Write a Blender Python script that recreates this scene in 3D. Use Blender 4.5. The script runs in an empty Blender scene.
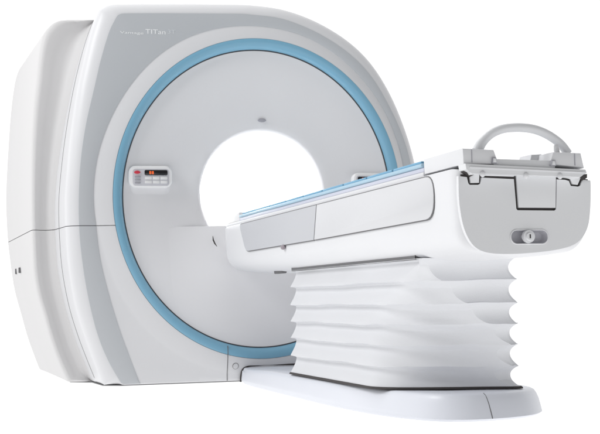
import bpy, bmesh, math
from mathutils import Vector, Matrix

# ------------------------------------------------------------------ camera
F_PX, CX, CY = 1300.0, 300.0, 217.0
CP = Vector((-1.722507723, -6.560838021, 0.421887720))
CR = Vector((0.959819522, -0.279963198, -0.019159653))
CU = Vector((0.000792999, -0.065570328, 0.997847635))
CF = Vector((0.280616920, 0.957768834, 0.062713670))


def un(px, py, ax, val):
    """point of the real plane axis=val that the photograph shows at (px, py)"""
    r = CF + CR * ((px - CX) / F_PX) + CU * (-(py - CY) / F_PX)
    return CP + r * ((val - CP[ax]) / r[ax])


sc = bpy.context.scene
col = sc.collection
cam = bpy.data.cameras.new('camera')
co = bpy.data.objects.new('camera', cam)
col.objects.link(co)
co.matrix_world = Matrix(((CR.x, CU.x, -CF.x, CP.x), (CR.y, CU.y, -CF.y, CP.y),
                          (CR.z, CU.z, -CF.z, CP.z), (0, 0, 0, 1)))
cam.sensor_width = 36
cam.lens = F_PX / 600 * 36
cam.clip_end = 400
cam.clip_start = 0.05
sc.camera = co

# ------------------------------------------------------------------ materials
MATS = {}


def mat(name, rgb, rough=0.4, spec=0.5, emit=None, estr=1.0, metal=0.0, coat=0.0, bump=0.0, bscale=300, mottle=0.02):
    if name in MATS:
        return MATS[name]
    m = bpy.data.materials.new(name)
    m.use_nodes = True
    nt = m.node_tree
    b = nt.nodes['Principled BSDF']
    b.inputs['Roughness'].default_value = rough
    b.inputs['Specular IOR Level'].default_value = spec
    b.inputs['Metallic'].default_value = metal
    b.inputs['Coat Weight'].default_value = coat
    b.inputs['Coat Roughness'].default_value = 0.15
    tc = nt.nodes.new('ShaderNodeTexCoord')
    nz = nt.nodes.new('ShaderNodeTexNoise')
    nz.inputs['Scale'].default_value = 3.0
    nz.inputs['Detail'].default_value = 4
    nt.links.new(tc.outputs['Object'], nz.inputs['Vector'])
    mx = nt.nodes.new('ShaderNodeMix')
    mx.data_type = 'RGBA'
    mx.inputs[6].default_value = tuple(c * (1 - mottle) for c in rgb) + (1,)
    mx.inputs[7].default_value = tuple(min(1, c * (1 + mottle)) for c in rgb) + (1,)
    nt.links.new(nz.outputs['Fac'], mx.inputs[0])
    nt.links.new(mx.outputs[2], b.inputs['Base Color'])
    mr = nt.nodes.new('ShaderNodeMapRange')
    mr.inputs['To Min'].default_value = max(0.02, rough - 0.06)
    mr.inputs['To Max'].default_value = rough + 0.06
    nt.links.new(nz.outputs['Fac'], mr.inputs['Value'])
    nt.links.new(mr.outputs['Result'], b.inputs['Roughness'])
    if bump:
        n2 = nt.nodes.new('ShaderNodeTexNoise')
        n2.inputs['Scale'].default_value = bscale
        n2.inputs['Detail'].default_value = 3
        nt.links.new(tc.outputs['Object'], n2.inputs['Vector'])
        bp = nt.nodes.new('ShaderNodeBump')
        bp.inputs['Strength'].default_value = bump
        bp.inputs['Distance'].default_value = 0.002
        nt.links.new(n2.outputs['Fac'], bp.inputs['Height'])
        nt.links.new(bp.outputs['Normal'], b.inputs['Normal'])
    if emit:
        b.inputs['Emission Color'].default_value = emit + (1,)
        b.inputs['Emission Strength'].default_value = estr
    MATS[name] = m
    return m


W = mat('white_plastic', (0.73, 0.735, 0.755), 0.45, 0.4, coat=0.0)
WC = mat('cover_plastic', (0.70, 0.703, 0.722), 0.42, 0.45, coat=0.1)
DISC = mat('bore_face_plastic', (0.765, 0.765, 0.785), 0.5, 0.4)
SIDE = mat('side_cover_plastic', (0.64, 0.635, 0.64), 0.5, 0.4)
GREY = mat('grey_band_paint', (0.51, 0.53, 0.555), 0.38, 0.5, coat=0.1)
PANEL = mat('couch_panel_grey', (0.52, 0.53, 0.56), 0.45, 0.5)
PANW = mat('couch_panel_white', (0.64, 0.645, 0.665), 0.5, 0.3)
ENDG = mat('end_cover_plastic', (0.74, 0.748, 0.765), 0.45, 0.45)
BLUE = mat('blue_ring_plastic', (0.20, 0.43, 0.59), 0.35, 0.5, coat=0.2)
PAD = mat('pale_blue_pad', (0.40, 0.57, 0.69), 0.5, 0.4, bump=0.2)
LAV = mat('tabletop_laminate', (0.58, 0.60, 0.70), 0.35, 0.5)
DARK = mat('dark_gap', (0.055, 0.05, 0.05), 0.7, 0.3)
SEAM = mat('seam_rubber', (0.16, 0.16, 0.165), 0.7, 0.3)
BEL = mat('bellows_vinyl', (0.695, 0.703, 0.728), 0.6, 0.2, bump=0.25, bscale=220)
BASE = mat('base_plastic', (0.71, 0.73, 0.79), 0.4, 0.45, coat=0.1)
TUN = mat('bore_lining', (0.88, 0.88, 0.88), 0.6, 0.3)
RED = mat('red_button', (0.62, 0.04, 0.07), 0.35)
BLACK = mat('display_glass', (0.012, 0.012, 0.014), 0.12)
KEY = mat('key_plastic', (0.80, 0.80, 0.81), 0.45)
KEYG = mat('key_grey', (0.38, 0.38, 0.42), 0.5)
BEZ = mat('bezel_plastic', (0.86, 0.86, 0.87), 0.35)
PFACE = mat('panel_face', (0.58, 0.58, 0.62), 0.45)
LIT = mat('lit_digits', (0.3, 0.03, 0.0), 0.5, emit=(1.0, 0.16, 0.03), estr=1.6)
INK = mat('white_lettering', (0.88, 0.89, 0.9), 0.5)
INKM = mat('soft_lettering', (0.74, 0.76, 0.78), 0.5)
INKF = mat('faint_lettering', (0.64, 0.665, 0.69), 0.5)
METAL = mat('handle_grey', (0.76, 0.77, 0.79), 0.35, 0.5)
NUB = mat('knob_mauve', (0.28, 0.24, 0.27), 0.45)
SENS = mat('sensor_grey', (0.36, 0.36, 0.40), 0.4)


# ------------------------------------------------------------------ helpers
def link(name, me, m, parent=None, smooth=True, angle=35):
    o = bpy.data.objects.new(name, me)
    col.objects.link(o)
    if m:
        me.materials.append(m)
    if parent:
        o.parent = parent
    if smooth:
        for p in me.polygons:
            p.use_smooth = True
        me.set_sharp_from_angle(angle=math.radians(angle))
    return o


def obj(name, bm, m, parent=None, smooth=True, angle=35, recalc=True):
    if recalc:
        bmesh.ops.recalc_face_normals(bm, faces=bm.faces)
    me = bpy.data.meshes.new(name)
    bm.to_mesh(me)
    bm.free()
    return link(name, me, m, parent, smooth, angle)


def thing(name, label, cat, loc=(0, 0, 0), group=None):
    o = bpy.data.objects.new(name, None)
    col.objects.link(o)
    o.location = loc
    o['label'] = label
    o['category'] = cat
    if group:
        o['group'] = group
    return o


def rows_bm(rows, closed=True, cap0=False, cap1=False, bm=None):
    bm = bm or bmesh.new()
    vs = [[bm.verts.new(p) for p in r] for r in rows]
    n = len(rows[0])
    for a, b in zip(vs[:-1], vs[1:]):
        for i in range(n if closed else n - 1):
            j = (i + 1) % n
            try:
                bm.faces.new((a[i], a[j], b[j], b[i]))
            except ValueError:
                pass
    if cap0:
        bm.faces.new(vs[0])
    if cap1:
        bm.faces.new(vs[-1][::-1])
    return bm


def box(bm, x0, x1, y0, y1, z0, z1, bev=0.0, seg=2):
    r = bmesh.ops.create_cube(bm, size=1.0)
    vs = r['verts']
    for v in vs:
        v.co = Vector((x0 + (v.co.x + .5) * (x1 - x0), y0 + (v.co.y + .5) * (y1 - y0), z0 + (v.co.z + .5) * (z1 - z0)))
    if bev:
        es = list({e for v in vs for e in v.link_edges})
        bmesh.ops.bevel(bm, geom=es, offset=bev, segments=seg, profile=0.5, affect='EDGES')
    return bm


def prism(pts, y0, y1, bev=0.0, bm=None, seg=2):
    """closed (x,z) outline extruded from y0 (front) to y1, front edge bevelled"""
    bm = bm or bmesh.new()
    a = [bm.verts.new((x, y0, z)) for x, z in pts]
    b = [bm.verts.new((x, y1, z)) for x, z in pts]
    n = len(pts)
    f0 = bm.faces.new(a)
    bm.faces.new(b[::-1])
    for i in range(n):
        bm.faces.new((a[i], b[i], b[(i + 1) % n], a[(i + 1) % n]))
    if bev:
        bmesh.ops.bevel(bm, geom=list(f0.edges), offset=bev, segments=seg, profile=0.5, affect='EDGES')
    return bm


def rrect(cx, cz, w, h, r, n=8):
    pts = []
    for k, (sx, sz) in enumerate(((1, 1), (-1, 1), (-1, -1), (1, -1))):
        for i in range(n + 1):
            a = math.pi / 2 * (k + i / n)
            pts.append((cx + sx * (w / 2 - r) + r * math.cos(a), cz + sz * (h / 2 - r) + r * math.sin(a)))
    return pts


def tube(bm, pts, rad, n=12, cap=True):
    """round tube along a list of Vectors; rad a number or list"""
    pts = [Vector(p) for p in pts]
    rows = []
    up = None
    for i, p in enumerate(pts):
        t = (pts[min(i + 1, len(pts) - 1)] - pts[max(i - 1, 0)]).normalized()
        if up is None:
            up = t.orthogonal().normalized()
        up = (up - t * up.dot(t)).normalized()
        s = t.cross(up)
        r = rad[i] if isinstance(rad, (list, tuple)) else rad
        rows.append([p + (up * math.cos(2 * math.pi * k / n) + s * math.sin(2 * math.pi * k / n)) * r for k in range(n)])
    return rows_bm(rows, True, cap, cap, bm)


def catmull(pts, n=8):
    P = [Vector(p) for p in pts]
    P = [P[0] * 2 - P[1]] + P + [P[-1] * 2 - P[-2]]
    out = []
    for i in range(1, len(P) - 2):
        a, b, c, d = P[i - 1:i + 3]
        for k in range(n):
            t = k / n
            out.append(0.5 * ((2 * b) + (c - a) * t + (2 * a - 5 * b + 4 * c - d) * t * t + (3 * b - a - 3 * c + d) * t ** 3))
    out.append(P[-2])
    return out


# contours of the scanner housing are traced on their own depth plane, then kept as radii round the bore axis
OX, OZ = -0.014, 0.953
NA = 720
ANG = [2 * math.pi * (i + 0.5) / NA for i in range(NA)]


def polar(poly):
    n = len(poly)
    res = []
    for a in ANG:
        dx, dz = math.cos(a), math.sin(a)
        best = None
        for i in range(n):
            x0, z0 = poly[i][0] - OX, poly[i][1] - OZ
            x1, z1 = poly[(i + 1) % n][0] - OX, poly[(i + 1) % n][1] - OZ
            c0, c1 = dx * z0 - dz * x0, dx * z1 - dz * x1
            if (c0 <= 0 < c1) or (c1 <= 0 < c0):
                t = c0 / (c0 - c1)
                x, z = x0 + (x1 - x0) * t, z0 + (z1 - z0) * t
                r = x * dx + z * dz
                if r > 0 and (best is None or r > best):
                    best = r
        res.append(best)
    for i, r in enumerate(res):
        if r is None:
            res[i] = res[i - 1]
    return res


def contour(left, right, y, zb, top=None, rs=1.0):
    """left: pixel trace top->bottom, right: pixel trace top->bottom (on plane y)"""
    L = [un(p[0], p[1], 1, y) for p in left]
    R = [un(p[0], p[1], 1, 0.03 if rs != 1.0 else y) for p in right]
    L = catmull([(p.x, p.z) + (0,) for p in L], 6)
    R = catmull([(p.x, p.z) + (0,) for p in R], 6)
    L = [(p.x, max(p.y, zb)) for p in L]
    L[-1] = (L[-1][0], zb)
    R = [(OX + (p.x - OX) * rs, OZ + (p.y - OZ) * rs) for p in R]
    R = [(x, max(z, zb)) for x, z in R]
    R[-1] = (R[-1][0], zb)
    return polar(L + R[::-1])


def lerp(a, b, t):
    return [x + (y - x) * t for x, y in zip(a, b)]


def row(r, y, dr=0.0, zmin=None):
    out = []
    for i, a in enumerate(ANG):
        yy = y[i] if isinstance(y, list) else y
        z = OZ + (r[i] + dr) * math.sin(a)
        out.append(Vector((OX + (r[i] + dr) * math.cos(a), yy, z)))
    return out


def ell(rx, rz, cx=OX, cz=OZ):
    return polar([(cx + rx * math.cos(2 * math.pi * k / 360), cz + rz * math.sin(2 * math.pi * k / 360)) for k in range(360)])


# ------------------------------------------------------------------ setting
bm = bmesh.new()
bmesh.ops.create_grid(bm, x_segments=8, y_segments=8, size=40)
fm = mat('glowing_white_floor', (0.06, 0.06, 0.06), 0.9, 0.0, emit=(1.0, 1.0, 1.0), estr=1.0, mottle=0.0)  # floor given an added glow so it stays white and shows no shadows
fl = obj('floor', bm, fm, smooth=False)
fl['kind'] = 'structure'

# ------------------------------------------------------------------ scanner housing
G = thing('mri_scanner', 'large white ring shaped scanner housing with blue ring and round bore', 'scanner', (0, 0.9, 0))
G.location = (0, 0, 0)

C0L = [(122, 12.9), (117.5, 14.5), (114, 20), (108, 33), (100, 60), (93, 90), (85, 125), (80, 160), (78, 195), (78.5, 230), (82, 265), (88, 300), (97, 335), (108, 362), (123, 388)]
C0R = [(130, 12.7), (165, 12.6), (210, 12.8), (240, 13), (253, 14), (280, 17.5), (306.7, 27), (333, 41), (360, 62), (376, 82), (389, 105), (401.5, 131.5), (411, 162.6), (415, 200), (415, 245), (409, 290), (396, 335), (378, 375)]
C1L = [(135, 4.0), (118, 4.2), (109, 5.2), (102.5, 8), (97.5, 13), (90, 34), (83, 62), (77, 90), (71, 130), (67, 170), (65, 200), (66, 235), (69, 270), (75, 305), (84, 335), (93, 360), (104, 388)]
C1R = [(140, 4), (160, 4), (200, 4), (235, 4.5), (253, 5.3), (280, 9), (306.7, 17.5), (333, 31), (360, 51), (378, 74), (392, 99), (404.7, 131.5), (413.7, 162.6), (419, 200), (419, 245), (413, 290), (401, 335), (384, 375)]
C2L = [(100, 21), (94, 22.5), (88, 33), (80, 55), (72, 85), (63, 130), (57, 170), (54, 205), (54.5, 235), (57, 270), (64, 305), (73, 335), (82, 358), (93, 384)]
ML = [(100, 21), (75, 20.2), (61, 20.4), (54.5, 22.3), (48.5, 27), (42, 37), (38.5, 55), (36, 80), (33, 110), (31, 150), (30.5, 190), (31, 225), (33, 270), (37, 295), (43, 315), (50, 340), (58, 362), (68, 384)]
RL = [(70, 62), (33, 60), (22, 66), (16, 77), (12.5, 95), (10, 117), (8, 145), (6, 180), (5.5, 205), (7, 238), (10.5, 268), (14, 290), (20, 312), (28, 340), (41, 375)]
ZB = 0.006


def smooth_r(r, w, a0=None, a1=None):
    """running mean of the radii, everywhere or between two angles (degrees)"""
    n = len(r)
    out = []
    for i in range(n):
        ww = w
        if a0 is not None:
            a = math.degrees(ANG[i])
            a = a - 360 if a > 180 else a
            d = min(a - a0, a1 - a)
            ww = 0 if d <= 0 else min(w, int(d * NA / 360 / 1.0))
        out.append(sum(r[(i + k) % n] for k in range(-ww, ww + 1)) / (2 * ww + 1))
    return out


c0 = contour(C0L, C0R, 0.0, ZB)
c1 = contour(C1L, C1R, 0.06, ZB)
c0 = smooth_r(c0, 14, -60, 80)
c1 = smooth_r(c1, 14, -60, 80)
c2 = contour(C2L, C1R, 0.36, ZB, rs=0.985)
mm = contour(ML, C1R, 0.41, ZB, rs=0.972)
rr = contour(RL, C1R, 1.8, ZB, rs=0.955)
WL = [un(p[0], p[1], 1, 0.0) for p in [(94, 190), (95, 170), (103, 140), (113, 115), (126, 92), (141, 73), (160, 54), (180, 41), (200, 33), (222, 27.6), (247, 26), (275, 28.5), (306.7, 37), (333, 53), (358, 75), (378, 101), (393, 131.5), (402, 162.6), (406, 200), (403, 245), (393, 285), (376, 320), (350, 350), (315, 371), (265, 377), (215, 372), (172, 354), (140, 326), (117, 292), (103, 255), (96, 222)]]
wl = catmull([(p.x, p.z, 0) for p in WL + [WL[0]]], 6)
wz = smooth_r(polar([(p.x, p.y) for p in wl[:-1]]), 24)
RX, RZ = 0.775, 0.838
ring = ell(RX, RZ)


def sm(t):
    t = max(0, min(1, t))
    return t * t * (3 - 2 * t)


RY = -0.022
front_rows = [row(ring, RY + 0.012, -0.004), row(ring, RY), row(lerp(ring, wz, .15), RY * .98), row(lerp(ring, wz, .85), RY * .18), row(wz, 0.0),
              row(lerp(wz, c0, .5), 0.0), row(c0, 0.0, -0.006), row(lerp(c0, c1, .1), 0.003), row(lerp(c0, c1, .35), 0.010), row(lerp(c0, c1, .65), 0.022),
              row(lerp(c0, c1, .88), 0.040), row(c1, 0.062), row(lerp(c1, c2, .03), 0.085), row(lerp(c1, c2, .35), 0.19), row(lerp(c1, c2, .8), 0.30), row(c2, 0.37), row(c2, 0.44, -0.02)]
side_rows = [row(c2, 0.34, -0.03), row(lerp(c2, mm, 0.0), 0.345, -0.002), row(lerp(c2, mm, .10), 0.378), row(lerp(c2, mm, .22), 0.395), row(lerp(c2, mm, .36), 0.402), row(lerp(c2, mm, .6), 0.394), row(lerp(c2, mm, .82), 0.377),
             row(lerp(c2, mm, .92), 0.381), row(lerp(c2, mm, .975), 0.393), row(mm, 0.425), row(lerp(mm, rr, .04), 0.48), row(lerp(mm, rr, .5), 1.1), row(lerp(mm, rr, .97), 1.75), row(rr, 1.79, -0.01), row(rr, 1.80, -0.03),
             row([0.42] * NA, 1.80)]
ZS = 0.8085


def split(rows, up, m, name, ang=28):
    bm = rows_bm(rows)
    bmesh.ops.recalc_face_normals(bm, faces=bm.faces)
    if up:
        bmesh.ops.bisect_plane(bm, geom=bm.verts[:] + bm.edges[:] + bm.faces[:], plane_co=(0, 0, ZS + 0.0016), plane_no=(0, 0, 1), clear_inner=True)
    else:
        bmesh.ops.bisect_plane(bm, geom=bm.verts[:] + bm.edges[:] + bm.faces[:], plane_co=(0, 0, ZS - 0.0016), plane_no=(0, 0, 1), clear_outer=True)
    o = obj(name, bm, m, G, angle=ang, recalc=False)
    return o


split(front_rows, True, WC, 'upper_front_cover')
split(front_rows, False, WC, 'lower_front_cover')
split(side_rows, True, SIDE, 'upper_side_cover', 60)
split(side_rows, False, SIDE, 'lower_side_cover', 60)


def liner(rows):
    r2 = []
    for r in rows:
        q = []
        for p in r:
            d = Vector((p.x - OX, 0, p.z - OZ))
            d.normalize()
            q.append(Vector((p.x, p.y, p.z)) - d * 0.006 + Vector((0, 0.006, 0)))
        r2.append(q)
    bm = rows_bm(r2)
    g = lambda: bm.verts[:] + bm.edges[:] + bm.faces[:]
    bmesh.ops.bisect_plane(bm, geom=g(), plane_co=(0, 0, ZS + 0.02), plane_no=(0, 0, 1), clear_outer=True)
    bmesh.ops.bisect_plane(bm, geom=g(), plane_co=(0, 0, ZS - 0.02), plane_no=(0, 0, 1), clear_inner=True)
    return bm


for rws in (front_rows[3:-1], side_rows[2:-2]):
    for sd in (0, 1):
        bm = liner(rws)
        bmesh.ops.delete(bm, geom=[v for v in bm.verts if (v.co.x > 0) == bool(sd)], context='VERTS')
        obj('cover_seam', bm, SEAM, G)

# edge line between the front cover and the side cover (thin rubber strip on the flank)
ln = lerp(c1, c2, .52)
pts = []
for i, a in enumerate(ANG):
    if math.radians(128) < a < math.radians(236):
        pts.append((OX + (ln[i] - 0.0005) * math.cos(a), 0.232, OZ + (ln[i] - 0.0005) * math.sin(a)))
bm = bmesh.new()
tube(bm, pts[::3], 0.0022, 6)
obj('edge_seal', bm, SEAM, G)

# grey band inlay
inner_low = [un(p[0], p[1], 1, 0.0) for p in [(95, 205), (96.5, 232), (100, 258), (107, 288), (118, 325), (130, 358), (142, 389)]]
il = catmull([(p.x, p.z, 0) for p in inner_low], 8)
il = [(p.x, p.y) for p in il]
lowpoly = [(OX + 0.3, il[0][1])] + il + [(OX + 0.3, il[-1][1])]
low = polar(lowpoly)
a_end = math.atan2(0.006 - OZ, un(141, 386, 1, 0).x - OX) % (2 * math.pi)
a_sw = math.atan2(il[2][1] - OZ, il[2][0] - OX) % (2 * math.pi)
idx = [i for i in range(NA)]
order = [i for i in range(NA) if ANG[i] >= math.radians(300)] + [i for i in range(NA) if ANG[i] < a_end]
bm = bmesh.new()
prev = None
for i in order:
    a = ANG[i]
    inn = wz[i] + 0.002
    if ANG[i] > a_sw and ANG[i] < math.radians(290):
        inn = max(low[i], wz[i] * 0.0)
        k = sm((a - a_sw) / 0.12)
        inn = (wz[i] + .002) * (1 - k) + inn * k
    out = c0[i] - 0.004
    inn = min(inn, out - 0.0005)
    d = (math.cos(a), math.sin(a))
    q = [bm.verts.new((OX + r * d[0], y, OZ + r * d[1])) for r, y in ((inn, 0.004), (inn, -0.0022), (inn + (out - inn) * .04, -0.003), (inn + (out - inn) * .96, -0.003), (out, -0.002), (out, 0.004))]
    if prev:
        for k in range(5):
            bm.faces.new((prev[k], q[k], q[k + 1], prev[k + 1]))
    prev = q
band = obj('trim_band', bm, GREY, G, angle=60)
# seam shows across the band as well
bm = band.data
b2 = bmesh.new()
b2.from_mesh(band.data)
g = lambda: b2.verts[:] + b2.edges[:] + b2.faces[:]
keep = b2.copy()
bmesh.ops.bisect_plane(b2, geom=g(), plane_co=(0, 0, ZS + 0.0016), plane_no=(0, 0, 1), clear_inner=True)
bmesh.ops.bisect_plane(keep, geom=keep.verts[:] + keep.edges[:] + keep.faces[:], plane_co=(0, 0, ZS - 0.0016), plane_no=(0, 0, 1), clear_outer=True)
tmp = bpy.data.meshes.new('t')
keep.to_mesh(tmp)
b2.from_mesh(tmp)
b2.to_mesh(band.data)
b2.free(); keep.free()

# blue accent ring, dark joint, bore face
e = lambda s, y: row(ell(RX * s, RZ * s), y)
obj('accent_ring', rows_bm([e(1.0 - .003, RY + .01), e(.998, RY - .002), e(.985, RY - .0045), e(.96, RY - .003), e(.945, RY + .006), e(.936, RY + .020), e(.933, .004), e(.931, .02)]), BLUE, G, angle=60)
JNT = mat('joint_rubber', (0.07, 0.075, 0.085), 0.7, 0.3)
obj('ring_joint', rows_bm([e(.9335, .0030), e(.9265, .0035), e(.924, .03)]), JNT, G)
BX, BZ, BR = 0.008, 0.977, 0.323
bore = ell(BR, BR, BX, BZ)
din = ell(RX * .929, RZ * .929)
drows = [row(din, .03, -.001), row(din, .0065, -.0025), row(din, .0075, -.007)]
for k in range(1, 15):
    t = k / 15
    drows.append(row(lerp(din, bore, t * .93), .009 + .03 * sm(t)))
for k in range(1, 9):
    a = math.pi / 2 * k / 8
    t = .93 + .07 * math.sin(a)
    drows.append(row(lerp(din, bore, t), .039 + .045 * (1 - math.cos(a))))
obj('bore_face', rows_bm(drows), DISC, G, angle=50)
obj('bore_tunnel', rows_bm([row(bore, .084), row(bore, .3, -.001), row(bore, .9, -.001), row(bore, 1.7, -.001), row(bore, 1.80, .02), row(bore, 1.801, .10)]), TUN, G)

# docking fairing : swells out of the lower half of the bore face
ZT = 0.805
def disc_y(x, z):
    dx, dz = x - OX, z - OZ
    i = int((math.atan2(dz, dx) % (2 * math.pi)) / (2 * math.pi) * NA) % NA
    t = (din[i] - math.hypot(dx, dz)) / (din[i] - bore[i]) / .93
    return .009 + .03 * sm(t) if t < 1 else .039


rows = []
nx = 80
for j in range(-3, 46):
    r = []
    for i in range(nx + 1):
        t = i / nx
        x = -0.53 + t * 0.90
        sx = sm(t / 0.42) * sm((1 - t) / .25)
        if j < 0:
            y = disc_y(x, ZT) + .0012 - .052 * sx
            r.append(Vector((x, y + (.30 - y) * (-j / 3.0), ZT)))
        else:
            v = j / 45
            z = ZT - v * .60
            y = disc_y(x, z) + .0012 - .052 * sx * sm((1 - v) / .9) + .004 * max(0, 1 - v * 60)
            r.append(Vector((x, y, z)))
    rows.append(r)
obj('docking_fairing', rows_bm(rows, closed=False), DISC, G, angle=50)
bm = bmesh.new()
tube(bm, [un(p[0], p[1], 1, -.0215) for p in ((212.8, 236), (213.3, 240), (214.8, 243.5), (217, 246.5))], [.001, .0035, .0035, .001], 6)
obj('latch_slot', bm, DARK, G)

# small sensor window above the bore
bm = bmesh.new()
s = un(262, 120.3, 1, .032)
prism([(s.x + .022 * math.cos(2 * math.pi * k / 24), s.z + .010 * math.sin(2 * math.pi * k / 24)) for k in range(24)], .0285, .05, .002, bm)
obj('sensor_window', bm, SENS, G)

# service cover seam and cap at the foot of the front cover
def front_y(x, z):
    dx, dz = x - OX, z - OZ
    i = int((math.atan2(dz, dx) % (2 * math.pi)) / (2 * math.pi) * NA) % NA
    t = (math.hypot(dx, dz) - ring[i]) / (wz[i] - ring[i])
    if t < 0:
        return RY - .004
    if t < .15:
        return RY
    return RY * (.98 - (t - .15) / .7 * .8) if t < .85 else (RY * .18 * (1 - t) / .15 if t < 1 else 0.0)


sx = un(227, 365, 1, 0).x
rows = []
for k in range(30):
    z = .008 + .180 * k / 29
    y = front_y(sx, z)
    rows.append([Vector((sx - .0016, y + .004, z)), Vector((sx - .0016, y - .0016, z)), Vector((sx + .0016, y - .0016, z)), Vector((sx + .0016, y + .004, z))])
obj('service_seam', rows_bm(rows, True, True, True), SEAM, G, smooth=False)
s = un(235, 366, 1, 0)
fy = front_y(s.x, s.z)
bm = bmesh.new()
bmesh.ops.create_cone(bm, cap_ends=True, segments=24, radius1=.015, radius2=.013, depth=.005)
bmesh.ops.rotate(bm, verts=bm.verts, matrix=Matrix.Rotation(math.radians(90), 3, 'X'))
bmesh.ops.translate(bm, verts=bm.verts, vec=(s.x, fy - .0012, s.z))
obj('screw_cap', bm, WC, G)
bm = bmesh.new()
tube(bm, [(s.x + .0155 * math.cos(2 * math.pi * k / 24), front_y(s.x, s.z + .0155 * math.sin(2 * math.pi * k / 24)) - .0008, s.z + .0155 * math.sin(2 * math.pi * k / 24)) for k in range(25)], .0012, 5, False)
obj('cap_ring', bm, SEAM, G)

# rubber arch where the couch base enters the housing
arch = [un(p[0], p[1], 1, -.012) for p in ((240.6, 384), (241, 377), (242, 371.5), (244.5, 368), (249, 366.2), (256, 365.6), (275, 364.8), (300, 364))]
bm = bmesh.new()
tube(bm, catmull(arch, 6), .005, 8)
obj('base_seal', bm, DARK, G)

# small marks on the flank
for dx in (0, 4):
    s = un(14.5 + dx, 272, 1, 1.55)
    a = un(14.5 + dx, 269.5 + dx * .2, 0, s.x)
    bm = bmesh.new()
    P = [i for i in range(NA)]
    # place on the flank surface : x found from the lofted contour at this height
    z = s.z
    i = min((k for k in range(NA) if math.cos(ANG[k]) < 0), key=lambda k: abs(OZ + lerp(mm, rr, .8)[k] * math.sin(ANG[k]) - z))
    x = OX + lerp(mm, rr, .8)[i] * math.cos(ANG[i])
    yy = 1.40 - dx * 0.07
    box(bm, x - .006, x + .02, yy, yy + .03, z - .016, z + .016, .002)
    obj('flank_slot', bm, SEAM, G)


# dark strip added under the covers; it darkens their foot and blocks floor light
def bottom(r):
    i = min((k for k in range(NA) if math.pi < ANG[k] < 1.5 * math.pi and r[k] is not None), key=lambda k: abs(OZ + r[k] * math.sin(ANG[k]) - .02) - (0))
    return OX + r[i] * math.cos(ANG[i])


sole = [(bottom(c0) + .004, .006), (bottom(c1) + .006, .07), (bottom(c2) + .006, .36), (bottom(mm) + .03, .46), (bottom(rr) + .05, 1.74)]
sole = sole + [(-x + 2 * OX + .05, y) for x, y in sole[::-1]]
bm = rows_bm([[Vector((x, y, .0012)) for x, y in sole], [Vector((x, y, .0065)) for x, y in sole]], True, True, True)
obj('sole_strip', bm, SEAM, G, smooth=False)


# lettering
def text(s, px0, px1, pyb, y, size, m, name, parent, shear=0.0):
    cu = bpy.data.curves.new(name, 'FONT')
    cu.body = s
    cu.size = 1
    cu.extrude = 0.01
    cu.shear = shear
    t = bpy.data.objects.new(name, cu)
    col.objects.link(t)
    dg = bpy.context.evaluated_depsgraph_get()
    me = bpy.data.meshes.new_from_object(t.evaluated_get(dg))
    bpy.data.objects.remove(t)
    xs = [v.co.x for v in me.vertices]
    x0, x1 = min(xs), max(xs)
    a, b = un(px0, pyb, 1, y), un(px1, pyb, 1, y)
    k = (b.x - a.x) / (x1 - x0)
    for v in me.vertices:
        v.co = Vector((a.x + (v.co.x - x0) * k, y - v.co.z * .05, a.z + v.co.y * size))
    me.materials.clear()
    return link(name, me, m, parent, smooth=False)


text('Vantage', 120, 143.5, 33.3, -.0036, .018, INK, 'lettering', G)
text('TITan', 145.5, 165.5, 33.5, -.0036, .034, INK, 'lettering', G)
text('3T', 168, 175.5, 33.5, -.0036, .030, INKF, 'lettering', G)


# control panels on the bore face
def control(cx, cz, flip):
    k = -1 if flip else 1
    Y = -.012
    cp = obj('control_panel', rows_bm([[Vector((x, y, z)) for x, z in rrect(cx, cz, .225 - 2 * d, .112 - 2 * d, .036 - d)] for d, y in ((0, .045), (0, Y + .010), (.001, Y + .005), (.004, Y + .0015), (.009, Y))], True, False, True), BEZ, G, angle=60)
    f = obj('panel_face', prism(rrect(cx + .002 * k, cz - .004, .188, .086, .016), Y - .0015, Y + .004, .001), PFACE, cp)
    obj('display', prism(rrect(cx + .028 * k, cz + .020, .118, .026, .006), Y - .004, Y + .001, .001), BLACK, cp)
    obj('stop_button', prism([(cx - .069 * k + .016 * math.cos(t * .3142), cz + .021 + .008 * math.sin(t * .3142)) for t in range(20)], Y - .009, Y, .003), RED, cp)
    for j in range(3):
        obj('key', prism(rrect(cx - .067 * k, cz - .002 - j * .0155, .030, .008, .0038), Y - .0045, Y, .001), KEYG, cp)
    for i in range(3):
        for j in range(2):
            obj('key', prism(rrect(cx + (-.012 + i * .040) * k, cz - .008 - j * .020, .035, .015, .003), Y - .0045, Y, .0015), KEY, cp)
    # lit seven segment figures on the display
    bm = bmesh.new()
    for d in range(2):
        ox = cx + .028 * k - .034 + d * .013
        for (a, b, c, dd) in ((0, 8, 0, 1.3), (0, 8, 6.3, 7.6), (0, 8, 12.6, 13.9), (0, 1.4, 0, 13.9), (6.6, 8, 0, 13.9)):
            box(bm, ox + a * .001, ox + b * .001, Y - .0048, Y - .0038, cz + .013 + c * .001, cz + .013 + dd * .001)
    obj('figures', bm, LIT, cp, smooth=False)
    return cp


a, b = un(128, 165, 1, -.012), un(173, 188, 1, -.012)
control((a.x + b.x) / 2, (a.z + b.z) / 2, False)
a = un(353, 172.5, 1, -.012)
control(a.x + .1125, a.z - .056, True)
# soft housing below the left panel
for cx in ((un(128, 165, 1, 0).x + un(173, 165, 1, 0).x) / 2,):
    rows = []
    for j in range(13):
        v = j / 12
        r = []
        for i in range(25):
            t = i / 24
            bump = sm(t / .2) * sm((1 - t) / .2)
            x_, z_ = cx - .115 + .23 * t, 1.03 - v * .075
            r.append(Vector((x_, disc_y(x_, z_) + .0015 - .016 * bump * (1 - sm(v)), z_)))
        rows.append(r)
    obj('panel_housing', rows_bm(rows, closed=False), DISC, G)

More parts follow.
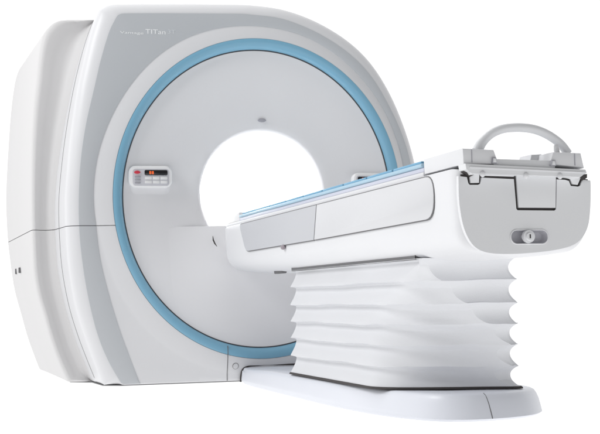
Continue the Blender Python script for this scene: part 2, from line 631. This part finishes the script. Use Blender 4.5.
# ------------------------------------------------------------------ couch
K = thing('patient_table', 'long white patient table on pleated column with carrying arch at its end', 'patient table')
XL, XR = -0.212, 0.229
XM = (XL + XR) / 2
HW = (XR - XL) / 2


def section(y, sh=0.0, zb=0.545, rb=0.085, zt=0.797, lift=0.0):
    """closed cross section in x,z with rounded lower corners and a bowed belly"""
    hw = HW - sh
    zb = zb + sh + lift
    zt = zt - sh * .5
    p = []
    n = 12
    ta = .012
    p.append((XM - hw + .004, zt)); p.append((XM - hw, zt - .006))
    for i in range(1, 4):
        z = zt - (zt - (zb + rb)) * i / 4
        p.append((XM - hw + ta * (i / 4) ** 2 * .5, z))
    for i in range(n + 1):
        a = math.pi + math.pi / 2 * i / n
        p.append((XM - hw + rb + ta * .5 * (1 - i / n) + rb * math.cos(a), zb + rb + rb * math.sin(a)))
    for i in range(1, 8):
        t = i / 8
        x = XM - hw + rb + (2 * hw - 2 * rb) * t
        p.append((x, zb - .012 * math.sin(math.pi * t)))
    for i in range(n + 1):
        a = -math.pi / 2 + math.pi / 2 * i / n
        p.append((XM + hw - rb - ta * .5 * (i / n) + rb * math.cos(a), zb + rb + rb * math.sin(a)))
    for i in range(3, 0, -1):
        z = zt - (zt - (zb + rb)) * i / 4
        p.append((XM + hw - ta * (i / 4) ** 2 * .5, z))
    p.append((XM + hw, zt - .006)); p.append((XM + hw - .004, zt))
    return [Vector((x, y, z)) for x, z in p]


rows = []
for k in range(9):
    a = math.pi / 2 * k / 8
    rows.append(section(.045 - .11 * (1 - math.cos(a)), sh=.0 + .05 * (1 - math.sin(a)) * 0.6, lift=.10 * (1 - math.sin(a)) + .025))
for y, l in ((-.2, .022), (-.35, .018), (-.6, .010), (-.9, .004), (-1.2, 0), (-1.8, 0), (-2.4, 0), (-2.8, 0), (-2.98, 0)):
    rows.append(section(y, lift=l))
for k in range(1, 8):
    a = math.pi / 2 * k / 7
    rows.append(section(-2.995 - .045 * math.sin(a), sh=.032 * (1 - math.cos(a))))
obj('table_body', rows_bm(rows, True, True, True), W, K, angle=50)

# side panels (far grey one, near white one) with a thin dark joint round each
def rounded_poly(pts, rads, n=6):
    out = []
    N = len(pts)
    for i in range(N):
        p, a, b = Vector(pts[i]), Vector(pts[i - 1]), Vector(pts[(i + 1) % N])
        r = rads[i]
        if r <= 0:
            out.append(tuple(p)); continue
        u, v = (a - p).normalized(), (b - p).normalized()
        A, B = p + u * r, p + v * r
        for k in range(n + 1):
            t = k / n
            out.append(tuple(A * (1 - t) ** 2 + p * 2 * t * (1 - t) + B * t * t))
    return out


def side_panel(name, pts, rads, m, lab, jn):
    poly = rounded_poly(pts, rads)
    for nm, mt, x, grow in ((jn, SEAM, XL - .0012, .0032), (name, m, XL - .0030, 0)):
        c = Vector((sum(p[0] for p in poly) / len(poly), sum(p[1] for p in poly) / len(poly)))
        bm = bmesh.new()
        n = len(poly)
        a, b = [], []
        for i, p in enumerate(poly):
            t = Vector(poly[(i + 1) % n]) - Vector(poly[i - 1])
            nr = Vector((t.y, -t.x)).normalized()
            if nr.dot(Vector(p) - c) < 0:
                nr = -nr
            q = Vector(p) + nr * grow
            a.append(bm.verts.new((x, q.x, q.y)))
            b.append(bm.verts.new((XL + .006, q.x, q.y)))
        f = bm.faces.new(a)
        for i in range(n):
            bm.faces.new((a[i], b[i], b[(i + 1) % n], a[(i + 1) % n]))
        if not grow:
            bmesh.ops.bevel(bm, geom=list(f.edges), offset=.0012, segments=2, profile=.5, affect='EDGES')
        o = obj(nm, bm, mt, K, smooth=True, angle=30)
        if lab and not grow:
            o['label'] = lab
    return o


side_panel('side_panel', [(-.35, .791), (-1.645, .791), (-1.60, .655), (-.47, .655)], [.03, .004, .004, .05], PANEL, 'smooth light grey side panel near the bore', 'panel_joint')
side_panel('side_panel', [(-1.655, .791), (-2.87, .791), (-2.87, .660), (-1.61, .655)], [.004, .06, .07, .004], PANW, 'long white side panel with rounded near corners', 'panel_joint')

# small knob under the panel joint and lock under the body
s = un(282, 247.5, 0, XL - .008)
bm = bmesh.new()
bmesh.ops.create_uvsphere(bm, u_segments=16, v_segments=10, radius=.012)
bmesh.ops.scale(bm, vec=(.8, 1.9, .9), verts=bm.verts)
bmesh.ops.translate(bm, verts=bm.verts, vec=(XL - .003, s.y, s.z + .001))
obj('release_knob', bm, NUB, K)
bm = bmesh.new()
box(bm, XL + .085, XL + .11, -.80, -.66, .540, .560, .005)
obj('underside_catch', bm, SEAM, K)

# tabletop with rail, laminate edge and its boxed far end
bm = bmesh.new()
box(bm, XL + .008, XR - .008, -2.765, .01, .7975, .8125, .004)
obj('rail', bm, W, K)
bm = bmesh.new()
box(bm, XL + .013, XR - .013, -2.757, -.02, .813, .8275, .003)
obj('tabletop', bm, LAV, K)
bm = bmesh.new()
box(bm, XL + .010, XR - .010, -.29, .022, .8126, .858, .006)
obj('tabletop_nose', bm, BEZ, K)

# head end casting : two raised blocks joined by a low plate
def prism_y(pts, y0, y1, bev, name, m, seg=2, parent=K):
    return obj(name, prism(pts, y0, y1, bev, seg=seg), m, parent, angle=40)


E_ = lambda px, py, y=-3.07: (un(px, py, 1, y).x, un(px, py, 1, y).z)
lb = [E_(462.5, 148.2), E_(494, 149.8), E_(499, 164), E_(463.5, 164)]
o = prism_y(lb, -3.07, -2.765, .004, 'head_block', W)
rb_ = [E_(553, 152), E_(581, 153), E_(584.5, 168), E_(550, 164)]
prism_y(rb_, -3.07, -2.90, .004, 'head_block', W)
prism_y([E_(494, 158.6), E_(556, 160.5), E_(556, 168), E_(494, 168)], -3.066, -2.77, .003, 'head_plate', ENDG)
prism_y([E_(545, 151), E_(556, 150.5), E_(556, 160), E_(543, 160)], -2.98, -2.90, .005, 'head_lug', W)
# vertical joints on the blocks
for q in ((471.5, 149.5, 162.5), (574.5, 153.5, 165.5)):
    a, b = E_(q[0], q[1]), E_(q[0], q[2])
    bm = bmesh.new()
    box(bm, a[0] - .0012, a[0] + .0012, -3.0716, -3.066, b[1], a[1])
    obj('block_joint', bm, KEYG, K, smooth=False)
# front flange
fl_pts = [E_(p[0], p[1], -3.08) for p in ((465, 163.4), (585.5, 169.5), (587, 173), (581, 175.2), (579.5, 178), (564, 176.4), (480, 173.6), (472, 174.5), (470, 171.5), (466, 169.5))]
prism_y(fl_pts, -3.082, -3.03, .003, 'flange', ENDG)
a = [E_(p[0], p[1], -3.085) for p in ((470, 166.2), (585, 171.6), (585, 173.0), (470, 167.6))]
prism_y(a, -3.0845, -3.078, .0006, 'flange_rib', W)
# hinge nubs and square clips
for px, py in ((483, 174.8), (526.5, 176.3), (560.5, 176.8)):
    x, z = E_(px, py, -3.085)
    bm = bmesh.new()
    bmesh.ops.create_uvsphere(bm, u_segments=16, v_segments=10, radius=.0085)
    bmesh.ops.scale(bm, vec=(1, .8, 1.15), verts=bm.verts)
    bmesh.ops.translate(bm, verts=bm.verts, vec=(x, -3.082, z + .003))
    obj('hinge_nub', bm, W, K)
for px, py in ((494.5, 160.5), (553.5, 163.2)):
    x, z = E_(px, py, -3.075)
    prism_y([(x - .008, z - .008), (x + .008, z - .008), (x + .006, z + .009), (x - .006, z + .009)], -3.077, -3.06, .0015, 'clip', KEYG)
    prism_y([(x - .0055, z - .0055), (x + .0055, z - .0055), (x + .004, z + .0065), (x - .004, z + .0065)], -3.0785, -3.06, .001, 'clip', ENDG)
# dark mechanism showing at both ends of the flange
for pts in (((462, 168.5), (470, 169), (473, 175), (469, 177), (463, 172)), ((579, 176), (586, 174), (586, 178), (581, 181))):
    prism_y([E_(p[0], p[1], -3.05) for p in pts], -3.0575, -3.03, .001, 'hinge_socket', DARK)

# end cover with a notched top edge and a tongue that hangs in the notch
YE = -3.052
E2 = lambda px, py: (un(px, py, 1, YE).x, un(px, py, 1, YE).z)
outl = [(458.5, 176), (458.8, 195), (460.5, 212), (464, 228), (470, 241), (478, 249), (490, 253), (510, 254), (535, 252.5), (556, 249.8), (572, 245.5), (582, 238), (588, 226), (590.2, 210), (590.8, 190), (590.5, 180.5)]
crv = catmull([tuple(E2(*p)) + (0,) for p in outl], 4)
crv = [(p.x, p.y) for p in crv]
topn = [(582.5, 179.5), (580.5, 186), (578, 187), (570.5, 186.2), (569, 180.8), (565, 179.8), (556.8, 179.2), (556.4, 209.5), (554.5, 211), (517.5, 210.6), (516, 209), (514.0, 179), (481.5, 177.5), (480.5, 184), (478, 185.2), (469.5, 185.2), (468, 183.5), (467, 177)]
poly = crv + [E2(*p) for p in topn]
bm = prism(poly, YE, -3.036, .0012)
obj('end_cover', bm, ENDG, K, angle=30)
# dark sheet standing in for the shade inside the gaps
bm = prism([E2(462, 174), E2(589, 179), E2(588, 213), E2(464, 213)], -3.0445, -3.038)
obj('gap_shade_sheet', bm, DARK, K, smooth=False)
tongue = [(516.3, 174), (556, 175.5), (555.6, 207.8), (518.6, 207.6)]
prism_y([E2(*p) for p in tongue], YE - .001, -3.0455, .0015, 'latch_tongue', ENDG)
for q in ([(482.6, 173), (514, 173), (514, 176.6), (482, 175.6)], [(558, 174.5), (568, 175), (571, 179.5), (572.5, 184.2), (577, 184.6), (579, 179.6), (581, 176), (557.8, 176.8)],
          [(469.5, 172), (479.5, 172), (479, 182.8), (470.5, 183)]):
    if len(q) == 8:
        q = [(558, 174.5), (581.5, 175), (580, 179), (577.6, 184.8), (572.2, 184.2), (570.3, 178.8), (565.5, 177.9), (558, 177.4)]
    prism_y([E2(*p) for p in q], YE - .001, -3.0455, .0012, 'latch_pawl', ENDG)

# recessed slot with locking knob
s1, s2 = E2(510.5, 236.5), E2(548, 237.2)
cx, cz = (s1[0] + s2[0]) / 2, (s1[1] + s2[1]) / 2
w, h = s2[0] - s1[0], .043
N = 10
o1, o2 = rrect(cx, cz, w, h, h / 2 - .0005, N), rrect(cx, cz, w - .012, h - .012, (h - .012) / 2 - .0005, N)
rows = [[Vector((x, YE - .0005, z)) for x, z in rrect(cx, cz, w + .004, h + .004, h / 2 + .001, N)],
        [Vector((x, YE - .0025, z)) for x, z in o1],
        [Vector((x, YE - .002, z)) for x, z in rrect(cx, cz, w - .004, h - .004, h / 2 - .003, N)]]
obj('slot_rim', rows_bm(rows), W, K)
# cut the slot out of the cover with a boolean so that the recess is real
cut = obj('cutter', prism(rrect(cx, cz, w - .004, h - .004, h / 2 - .003, N), YE - .01, -3.0), None, None, smooth=False)
for nm in ('end_cover', 'table_body'):
    t = bpy.data.objects[nm]
    md = t.modifiers.new('b', 'BOOLEAN')
    md.object = cut
    md.operation = 'DIFFERENCE'
    md.solver = 'EXACT'
    dg = bpy.context.evaluated_depsgraph_get()
    me = bpy.data.meshes.new_from_object(t.evaluated_get(dg))
    t.modifiers.clear()
    t.data = me
    for p in me.polygons:
        p.use_smooth = True
    me.set_sharp_from_angle(angle=math.radians(30 if nm == 'end_cover' else 50))
bpy.data.objects.remove(cut)
rows = [[Vector((x, YE - .002, z)) for x, z in rrect(cx, cz, w - .004, h - .004, h / 2 - .003, N)],
        [Vector((x, YE + .020, z)) for x, z in rrect(cx, cz, w - .006, h - .006, h / 2 - .004, N)],
        [Vector((x, YE + .028, z)) for x, z in rrect(cx, cz, w - .016, h - .016, h / 2 - .010, N)]]
obj('slot_recess', rows_bm(rows, True, False, True), PFACE, K)
kx, kz = E2(528, 236.6)
bm = bmesh.new()
for r1, r2, d, y in ((.010, .010, .04, YE + .008), (.020, .0185, .010, YE - .004), (.0125, .011, .006, YE - .012)):
    r = bmesh.ops.create_cone(bm, cap_ends=True, segments=28, radius1=r1, radius2=r2, depth=d)
    bmesh.ops.rotate(bm, verts=r['verts'], matrix=Matrix.Rotation(math.radians(90), 3, 'X'))
    bmesh.ops.translate(bm, verts=r['verts'], vec=(kx, y, kz))
kn = obj('lock_knob', bm, METAL, K)
bm = bmesh.new()
box(bm, kx - .002, kx + .002, YE - .0165, YE - .014, kz - .006, kz + .006, .0008)
obj('keyhole', bm, DARK, kn)

# arched handle
HY = -3.0
hp = [un(p[0], p[1], 1, HY) for p in ((477.5, 151), (480.5, 144.5), (486, 138), (493, 132.6), (502, 129), (513, 127.6), (525, 127.8), (536, 129.8), (546, 133.8), (555, 139.4), (562, 145.5), (568, 153.5))]
cp_ = catmull(hp, 5)
n = len(cp_)
bm = bmesh.new()
tube(bm, cp_, [.0138 + .004 * max(0, 1 - i / 10) for i in range(n)], 14)
obj('handle', bm, METAL, K)
bm = bmesh.new()
tube(bm, [un(557, 153, 1, -3.03), un(556.6, 149.5, 1, -3.03), un(556, 146, 1, -3.02)], [.009, .0085, .007], 12)
obj('handle_pin', bm, W, K)
# ------------------------------------------------------------------ bellows
LEV = [0, .165, .338, .50, .665, .835, 1.0]


def yfront(v):
    return -2.655 + .24 * min(1, v * 1.05)


XCB = [-.168] + [un(px, py, 1, yfront(LEV[k + 1])).x for k, (px, py) in enumerate(((442, 279), (468, 301), (490, 323)))] + [.215, .24, .25]


def foot(v, il, g, ir, xc=None):
    """footprint at height fraction v (0 top, 1 bottom): list of (x, y) starting far left.
    il / g / ir : how far the left side, the front and the right side are drawn in"""
    xl = -.172 - .006 * v
    yf = yfront(v)
    xr = .168 + .115 * v - ir
    if xc is None:
        xc = min(XCB[-1], xr - .02) if v > .5 else XCB[0]
    ys = -2.60 + .49 * min(1, v * 2.2) ** .8
    yb = -1.10
    w = max(.004, xc - xl)
    P0, P3 = Vector((xl, ys)), Vector((xc, yf))
    P1 = Vector((xl, ys + (yf - ys) * .55))
    P2 = P3 + Vector((-w * .50, min(w * .50 * .50, (ys - yf) * .5)))

    def C(t):
        return P0 * (1 - t) ** 3 + P1 * 3 * t * (1 - t) ** 2 + P2 * 3 * t * t * (1 - t) + P3 * t ** 3
    lo, hi = 0.0, 1.0
    for _ in range(30):
        m = (lo + hi) / 2
        if C(m).y > yf + g:
            lo = m
        else:
            hi = m
    te = lo
    ilf = il if callable(il) else (lambda q: il)
    pts = [(xl + ilf(0), yb + (ys - yb) * i / 14) for i in range(14)]
    for i in range(21):
        p = C(te * i / 20)
        f = 1 - sm(i / 20)
        e_ = sm((20 - i) / 7)
        pts.append((p.x + ilf(i / 20) * f, p.y + ilf(i / 20) * (1 - f) * .9 * e_))
    xe, ye = pts[-1]
    xe2 = min(xe, xr - .03)
    pts[-1] = (xe2, ye)
    for i in range(1, 9):
        pts.append((xe2 + (xr - .012 - xe2) * i / 8, yf + g))
    pts.append((xr - .003, yf + g + .003)); pts.append((xr, yf + g + .012))
    for i in range(1, 6):
        pts.append((xr, yf + g + .012 + (yb - yf - g - .012) * i / 5))
    pts.append((xl + (xr - xl) * .5, yb))
    return pts


ZT_, ZBm = 0.545, 0.104
rows = []
NK = 16
for s in range(6):
    v0, v1 = LEV[s], LEV[s + 1]
    for k in range(NK + 1):
        t = k / NK
        if k == NK and s < 5:
            continue
        v = v0 + (v1 - v0) * t

        def prof(tv, pw):
            u = t / tv if t < tv else (1 - t) / (1 - tv)
            return math.sin(min(1, u) * math.pi / 2) ** pw
        xc = XCB[s] + (XCB[s + 1] - XCB[s]) * sm(t * 3)
        F = foot(v, lambda q: (.027 + .004 * q) * prof(.09 + .22 * sm(q * 1.1), 1.1), .030 * prof(.34, .85), .019 * prof(.5, .75), xc)
        z = ZT_ + (ZBm - ZT_) * v
        q = []
        for j, (x, y) in enumerate(F):
            wob = (.0016 * math.sin(j * .45 + s * 1.9) + .0009 * math.sin(j * 1.1 + s * 3.1)) * (0 if (s == 5 and k == NK) or (s == 0 and k == 0) else 1)
            q.append(Vector((x, y, z + wob)))
        rows.append(q)
obj('bellows', rows_bm(rows, True, True, True), BEL, K, angle=17)
# plate coloured dark as the shade in the gap between bellows and table body
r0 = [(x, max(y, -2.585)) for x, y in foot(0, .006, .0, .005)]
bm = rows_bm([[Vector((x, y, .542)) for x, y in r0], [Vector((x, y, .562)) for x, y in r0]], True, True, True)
obj('gap_shade_plate', bm, SEAM, K, smooth=False)
# seal at the foot of the bellows
r1, r2 = foot(1, -.006, -.006, -.006), foot(1, -.003, -.003, -.003)
obj('bellows_seal', rows_bm([[Vector((x, y, .0962)) for x, y in r1], [Vector((x, y, .1005)) for x, y in r1], [Vector((x, y, .1045)) for x, y in r2]], True, True, True), DARK, K, smooth=False)

# ------------------------------------------------------------------ base plinth
BL = [(-.128, .02), (-.150, -.08), (-.176, -.24), (-.190, -.5), (-.194, -.85), (-.197, -1.60), (-.190, -1.85), (-.170, -2.12), (-.128, -2.33), (-.068, -2.475), (.02, -2.54), (.143, -2.54), (.27, -2.49), (.36, -2.40), (.405, -2.30), (.415, -2.1), (.41, -1.4), (.40, .02)]
bl = catmull([p + (0,) for p in BL], 8)
bl = [(p.x, p.y) for p in bl]


def inset(pts, d):
    out = []
    n = len(pts)
    for i, p in enumerate(pts):
        a, b = Vector(pts[max(0, i - 1)]), Vector(pts[min(n - 1, i + 1)])
        t = (b - a).normalized()
        nr = Vector((-t.y, t.x))
        q = Vector(p) + nr * d * (1 + (.9 * sm((p[0] + .12) / .3) if d < .05 else 0))
        out.append((q.x, min(q.y, .02)))
    return out


def hz(y):
    return .094 - .021 * sm((y + .9) / .9)


rows = []
for d, z in ((.006, .0025), (.0, .010), (.002, .028), (.006, .058), (.010, .80), (.014, .92), (.020, .985), (.028, 1.0), (.085, 1.0)):
    rows.append([Vector((x, y, z if z < .06 else hz(y) * z)) for x, y in inset(bl, d)])
obj('base', rows_bm(rows, True, True, True), BASE, K, angle=45)
bm = bmesh.new()
a, m_, b = un(489, 396, 2, .075), None, un(498, 419, 2, .012)
# joint line running down the side of the base on its near corner
i0 = min(range(len(bl)), key=lambda i: (Vector(bl[i]) - Vector((b.x, b.y))).length)
pts = []
for d, z in ((.0, .010), (.002, .028), (.006, .058), (.010, .0755), (.014, .0865), (.020, .0925)):
    p = inset(bl, d)[i0]
    pts.append((p[0] - .012 * (z / .09), p[1], z))
tube(bm, pts, .0019, 6)
obj('base_joint', bm, SEAM, K)

# ------------------------------------------------------------------ mattress on the table
bm = bmesh.new()
box(bm, XL + .006, XR - .006, -2.752, -.31, .8278, .8405, .005, 3)
pad = obj('table_mattress', bm, PAD, None)
pad['label'] = 'thin pale blue mattress lying along the top of the patient table'
pad['category'] = 'mattress'
bm = bmesh.new()
n = 9
for i in range(n):
    y0 = -.33 - i * .267
    box(bm, XL + .018, XR - .018, y0 - .255, y0, .8406, .8515, .0045, 3)
obj('quilted_top', bm, mat('pad_top_blue', (0.20, 0.42, 0.60), .55, .3, bump=.2), pad)

# ------------------------------------------------------------------ light : white studio, dim behind the camera, big softbox on the left
w = bpy.data.worlds.new('World')
sc.world = w
w.use_nodes = True
nt = w.node_tree
bg = nt.nodes['Background']
tc = nt.nodes.new('ShaderNodeTexCoord')
sep = nt.nodes.new('ShaderNodeSeparateXYZ')
nt.links.new(tc.outputs['Generated'], sep.inputs[0])
mr = nt.nodes.new('ShaderNodeMapRange')
mr.interpolation_type = 'SMOOTHSTEP'
mr.inputs['From Min'].default_value = -0.15
mr.inputs['From Max'].default_value = 0.5
mr.inputs['To Min'].default_value = 0.20
mr.inputs['To Max'].default_value = 1.03
nt.links.new(sep.outputs['Y'], mr.inputs['Value'])
nt.links.new(mr.outputs['Result'], bg.inputs['Strength'])
bg.inputs['Color'].default_value = (1, 1, 1, 1)


def area(name, loc, tgt, sx, sy, power, color=(1, 1, 1)):
    l = bpy.data.lights.new(name, 'AREA')
    l.shape = 'RECTANGLE'
    l.size, l.size_y = sx, sy
    l.energy = power
    l.color = color
    o = bpy.data.objects.new(name, l)
    col.objects.link(o)
    o.location = loc
    o.rotation_euler = (Vector(tgt) - Vector(loc)).to_track_quat('-Z', 'Y').to_euler()
    return o


area('softbox', (-5.3, -1.5, 4.3), (-.3, -1.0, .6), 2.2, 2.2, 138, (1.0, 1.0, 1.0))
area('overhead_softbox', (-.3, -.4, 5.2), (-.2, -.3, 0), 3.5, 3.5, 50)
for y in (.45, .85, 1.25, 1.6):  # unseen fill lights added to burn the bore lining out to white
    l = bpy.data.lights.new('bore_fill_light', 'POINT')
    l.energy = 5.5
    l.shadow_soft_size = .02
    o = bpy.data.objects.new('bore_fill_light', l)
    col.objects.link(o)
    o.location = (BX, y, BZ + .12)

sc.view_settings.view_transform = 'Standard'
sc.view_settings.look = 'None'
sc.view_settings.exposure = 0.25
sc.view_settings.gamma = 1
